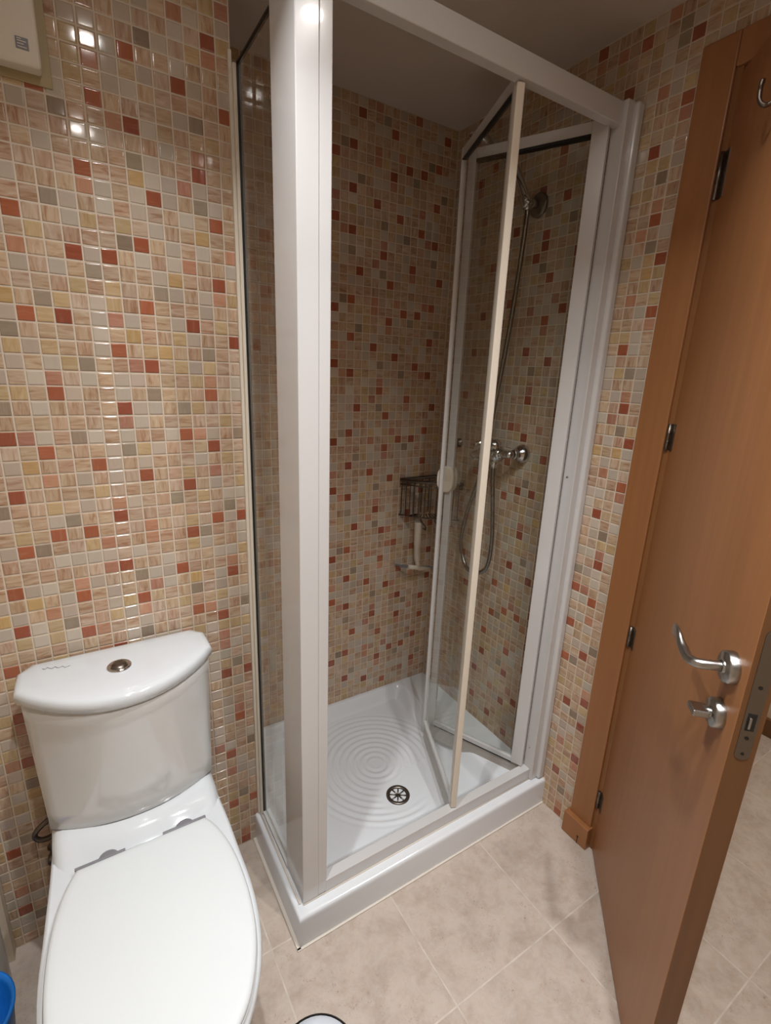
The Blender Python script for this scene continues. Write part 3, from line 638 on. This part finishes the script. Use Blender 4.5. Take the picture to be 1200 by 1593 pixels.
b.loft([[(CX+(x-CX)*.97, -3.5+(y+3.5)*.96, -39.2) for x, y, z in rings[0]]]+rings); cs = tw.part('cistern', b, 'cistern')
def lid_loop(z, o):
    L = cist_loop(z, 1.0); return [(CX+(x-CX)*(1+o/6.0), -3.9+(y+3.9)*(1+o/3.6), z) for x, y, _ in L]
b = MB(); b.loft([lid_loop(-29.3, .12), lid_loop(-29.05, .28), lid_loop(-28.75, .33), lid_loop(-28.5, .27), lid_loop(-28.33, .12), lid_loop(-28.27, -.15), lid_loop(-28.22, -.8), lid_loop(-28.2, -2.2)])
ld = tw.part('cistern_lid', b, 'ceramic', label='white ceramic cistern lid')
b = MB(); b.lathe([(.80, 0), (.80, .1), (.74, .17), (.62, .17), (.58, .1), (0, .12)], (3.1, -3.95, -28.22), (0, 0, 1), 36); fb = tw.part('flush_button', b, 'chrome', ld, 'round chrome flush button')
b = MB(); b.lathe([(.5, .1), (.48, .2), (.1, .24), (0, .22)], (3.1, -3.95, -28.22), (0, 0, 1), 28).box(2.62, 3.58, -3.98, -3.92, -28.02, -27.97); tw.part('button_ring', b, 'dark_steel', fb)
# faint maker script on the lid
b = MB(); b.tube(bez([(-1.55+i*.15, -1.75-.12*math.sin(i*2.2)-.05*i, -28.19) for i in range(12)], 3), .018, 4); tw.part('script_mark', b, 'grey', ld, 'faint grey script mark')
# pan: loft of horizontal sections, from rim to floor, running back under the cistern
def pan_loop(z, k, fr, bw_, sh=0.0):
    """k widest half width, fr front y, bw_ half width at the cistern, sh shoulder rise"""
    half = [(0, -1.0), (bw_*.6, -1.0), (bw_-.5, -1.05), (bw_, -1.6), (bw_, -3.6), (bw_+(k-bw_)*.12, -6.2), (bw_+(k-bw_)*.5, -9.4), (k*.985, -12.2), (k, -14.6), (k*.97, -17), (k*.86, -19.4), (k*.66, -21.4), (k*.4, -22.8), (0, -23.3)]
    f = lambda y: -14+(y+14)*((fr+14)/(-23.3+14)) if y < -14 else y
    h = [(v.x, f(v.y)) for v in bez([(x, y, 0) for x, y in half], 3)]
    L = h+[(-x, y) for x, y in h[::-1][1:-1]]
    return [(CX+x+.032*min(0, y+8.75), y, z) for x, y in L]
b = MB()
R_ = [pan_loop(FZ, 3.3, -17.2, 3.2), pan_loop(FZ+2.5, 3.3, -17.2, 3.2), pan_loop(-48, 3.7, -18.2, 3.7), pan_loop(-45, 4.6, -20.6, 4.5), pan_loop(-42.6, 5.35, -22.4, 5.3), pan_loop(-41.3, 5.8, -23.3, 5.5), pan_loop(-40.7, 5.98, -23.7, 5.6), pan_loop(-40.38, 5.92, -23.65, 5.55), pan_loop(-40.25, 5.7, -23.4, 5.4)]
b.loft(R_)
bw = tw.part('bowl', b, 'ceramic')
# raised deck sweeping up from the seat hinges to the cistern
b = MB(); cols = 33; rows = []
ys_ = [-10.2, -9.8, -9.2, -8.7, -8.3, -7.9, -7.5, -7.0, -6.0, -4.5, -2.5, -1.0]
def deck_z(y):
    t = max(0, min(1, (y+9.0)/2.5)); return -40.3+1.15*(t*t*(3-2*t))
top = []
for y in ys_:
    hw = 5.52
    row = []
    for i in range(cols):
        u = -1+2*i/(cols-1); x = u*hw; e_ = max(0, (abs(u)-.86)/.14); 
        z = deck_z(y-1.1*u*u)-.45*e_*e_
        row.append((CX+x, y, z))
    top.append([(CX-hw, y, -41.5)]+row+[(CX+hw, y, -41.5)])
vs = [p_ for r_ in top for p_ in r_]; nc = cols+2
b.add(vs, [(j*nc+i, j*nc+i+1, (j+1)*nc+i+1, (j+1)*nc+i) for j in range(len(ys_)-1) for i in range(nc-1)], 0, True)
b.add(top[-1], [tuple(range(nc))]); b.add(top[0], [tuple(range(nc))[::-1]])
tw.part('deck', b, 'ceramic')
b = MB(); g_ = cist_loop(-39.25, 0); b.loft([[(CX+(x-CX)*.985, -3.5+(y+3.5)*.985, z) for x, y, z in g_], [(CX+(x-CX)*.985, -3.5+(y+3.5)*.985, -39.1) for x, y, z in g_]]); tw.part('joint_strip', b, 'grey', label='dark joint under the cistern')  # thin grey strip drawing the dark gap line below the cistern
def seat_loop(z, g=0.0, yb=-8.75):
    pts = []; half = [(-4.12, -8.75), (-4.5, -9.4), (-4.95, -10.6), (-5.3, -12.2), (-5.48, -14.0), (-5.5, -16.0), (-5.3, -18.0), (-4.75, -19.9), (-3.9, -21.5), (-2.6, -22.7), (-1.2, -23.3), (0, -23.5)]
    h = [(v.x, v.y) for v in bez([(x, y, 0) for x, y in half], 4)]
    L = h+[(-x, y) for x, y in h[::-1][1:]]
    cy = -16
    L = [(CX+x*(1+g/5.6), cy+(y-cy)*(1+g/7.5)) for x, y in L]
    return [(x+.032*(y+8.75), min(y, yb) if g >= 0 else y, z) for x, y in L]
b = MB(); b.loft([seat_loop(-40.25, -.25), seat_loop(-40.2, -.02), seat_loop(-40.0, .05), seat_loop(-39.95, -.05)]); st = tw.part('seat', b, 'seat', label='white plastic seat ring')
b = MB(); b.loft([seat_loop(-39.92, -.12), seat_loop(-39.88, -.0), seat_loop(-39.7, .02), seat_loop(-39.56, -.05), seat_loop(-39.48, -.25), seat_loop(-39.46, -.6), seat_loop(-39.45, -2.0)]); sl = tw.part('seat_lid', b, 'seat', label='white closed seat lid')
for x0, x1, xd in ((-1.0, 2.0, .95), (4.4, 7.35, 5.9)):
    b = MB(); b.box(x0, x1, -8.8, -8.62, -39.98, -39.5, .03); b.lathe([(.62, 0), (.62, .12), (.5, .2), (0, .22)], (xd, -8.55, -39.95), (0, 0, 1), 28); tw.part('seat_hinge', b, 'grey', label='grey seat hinge')
# water supply on the wall
sv = Thing('supply_hose', 'dark braided water hose and stop valve behind the toilet', 'water hose', -3.2, -1, -43)
b = MB(); b.tube(bez([(-1.9, -1.2, -41.2), (-2.7, -1.6, -41.1), (-3.5, -1.8, -41.5), (-3.75, -1.8, -42.1), (-3.3, -1.8, -42.6), (-2.4, -1.6, -42.6), (-1.8, -1.2, -42.4)], 6), .2, 10); sv.part('hose', b, 'wire')
b = MB(); b.lathe([(.5, 0), (.5, .1), (.3, .2), (.3, 1.0), (.42, 1.0), (.42, 1.6), (0, 1.65)], (-2.9, 0, -45.2), (0, -1, 0), 18); sv.part('stop_valve', b, 'dark_steel')

# ---------------------------------------------------------------- white wall box, top left
bx = Thing('wall_box', 'white wall box with a small grey label at the top left of the mosaic', 'wall box', 0, 0, 8.5)
b = MB(); b.box(-6.2, 3.0, -1.1, -.05, 8.55, 15.6, .18, seg=3); cv = bx.part('cover', b, 'cream')
b = MB(); b.box(-6.6, 3.45, -.14, -.03, 8.1, 16.0, .03); bx.part('sealant_frame', b, 'old_seal', label='yellowed sealant around the box')
b = MB(); b.box(1.9, 2.5, -1.13, -1.09, 9.25, 9.8); lb = bx.part('printed_label', b, 'grey', cv, 'small grey printed label')
b = MB()
for k, (z, w) in enumerate(((9.33, .42), (9.47, .3), (9.6, .42), (9.7, .2))): b.box(1.98, 1.98+w, -1.14, -1.13, z, z+.04)
bx.part('printed_lines', b, 'cream', lb)

# ---------------------------------------------------------------- small bin and bucket
bn = Thing('pedal_bin', 'small bin with a domed chrome lid on the floor in front of the toilet', 'bin', 13.0, -25.0, FZ)
BX, BY, BZ, BR = 9.8, -23.4, -44.8, 2.35
bn.o.location = W(BX, BY, FZ); bn.loc = W(BX, BY, FZ)
b = MB(); b.lathe([(0, 0), (BR-.2, 0), (BR-.1, .2), (BR-.05, BZ-FZ-.5), (BR-.05, BZ-FZ-.2)], (BX, BY, FZ), (0, 0, 1), 40); bn.part('drum', b, 'steel')
b = MB(); b.lathe([(BR, -.35), (BR+.1, -.2), (BR+.1, 0), (BR, .06)], (BX, BY, BZ), (0, 0, 1), 48); bn.part('rim', b, 'black')
b = MB(); b.lathe([(BR-.02, 0), (BR-.1, .15), (BR-.6, .5), (BR-1.4, .8), (.8, .95), (0, 1.0)], (BX, BY, BZ), (0, 0, 1), 48); bn.part('lid', b, 'lid_steel')
bk = Thing('blue_bucket', 'blue plastic bucket on the floor left of the toilet', 'bucket', -8.6, -7, FZ)
b = MB(); b.lathe([(0, 0), (2.2, 0), (2.3, .2), (2.75, 5.0), (2.9, 5.6), (2.95, 5.9), (2.8, 5.95), (2.6, 5.6), (2.1, .4), (0, .3)], (-8.25, -8.4, FZ), (0, 0, 1), 40); bkp = bk.part('pail', b, 'blue')
fj = Thing('frosted_jug', 'frosted white plastic container behind the blue bucket', 'plastic container', -8.2, -3.4, FZ)
b = MB(); b.lathe([(0, 0), (1.9, 0), (2.0, .2), (2.0, 8.5), (1.7, 10.2), (1.0, 11.4), (.8, 11.8), (.8, 12.3), (0, 12.3)], (-8.5, -3.4, FZ), (0, 0, 1), 32); fj.part('body', b, 'frost')

# ---------------------------------------------------------------- ceiling downlights
for i, (x, y) in enumerate(LAMPS):
    t = Thing('ceiling_downlight', ['recessed ceiling spotlight closest to the toilet cistern', 'recessed ceiling spotlight on the toilet side, farther from the mosaic wall', 'recessed ceiling spotlight on the door side, farther from the shower', 'recessed ceiling spotlight closest to the shower door'][i], 'ceiling light', x, y, ZC, group='recessed ceiling spotlights')
    b = MB(); b.lathe([(1.5, 0), (1.45, .12), (1.2, .14), (1.0, .05), (.8, 0)], (x, y, ZC), (0, 0, -1), 32); t.part('bezel', b, 'white')
    b = MB(); b.lathe([(0, .02), (.8, .02)], (x, y, ZC), (0, 0, -1), 32); t.part('lens', b, 'lamp')
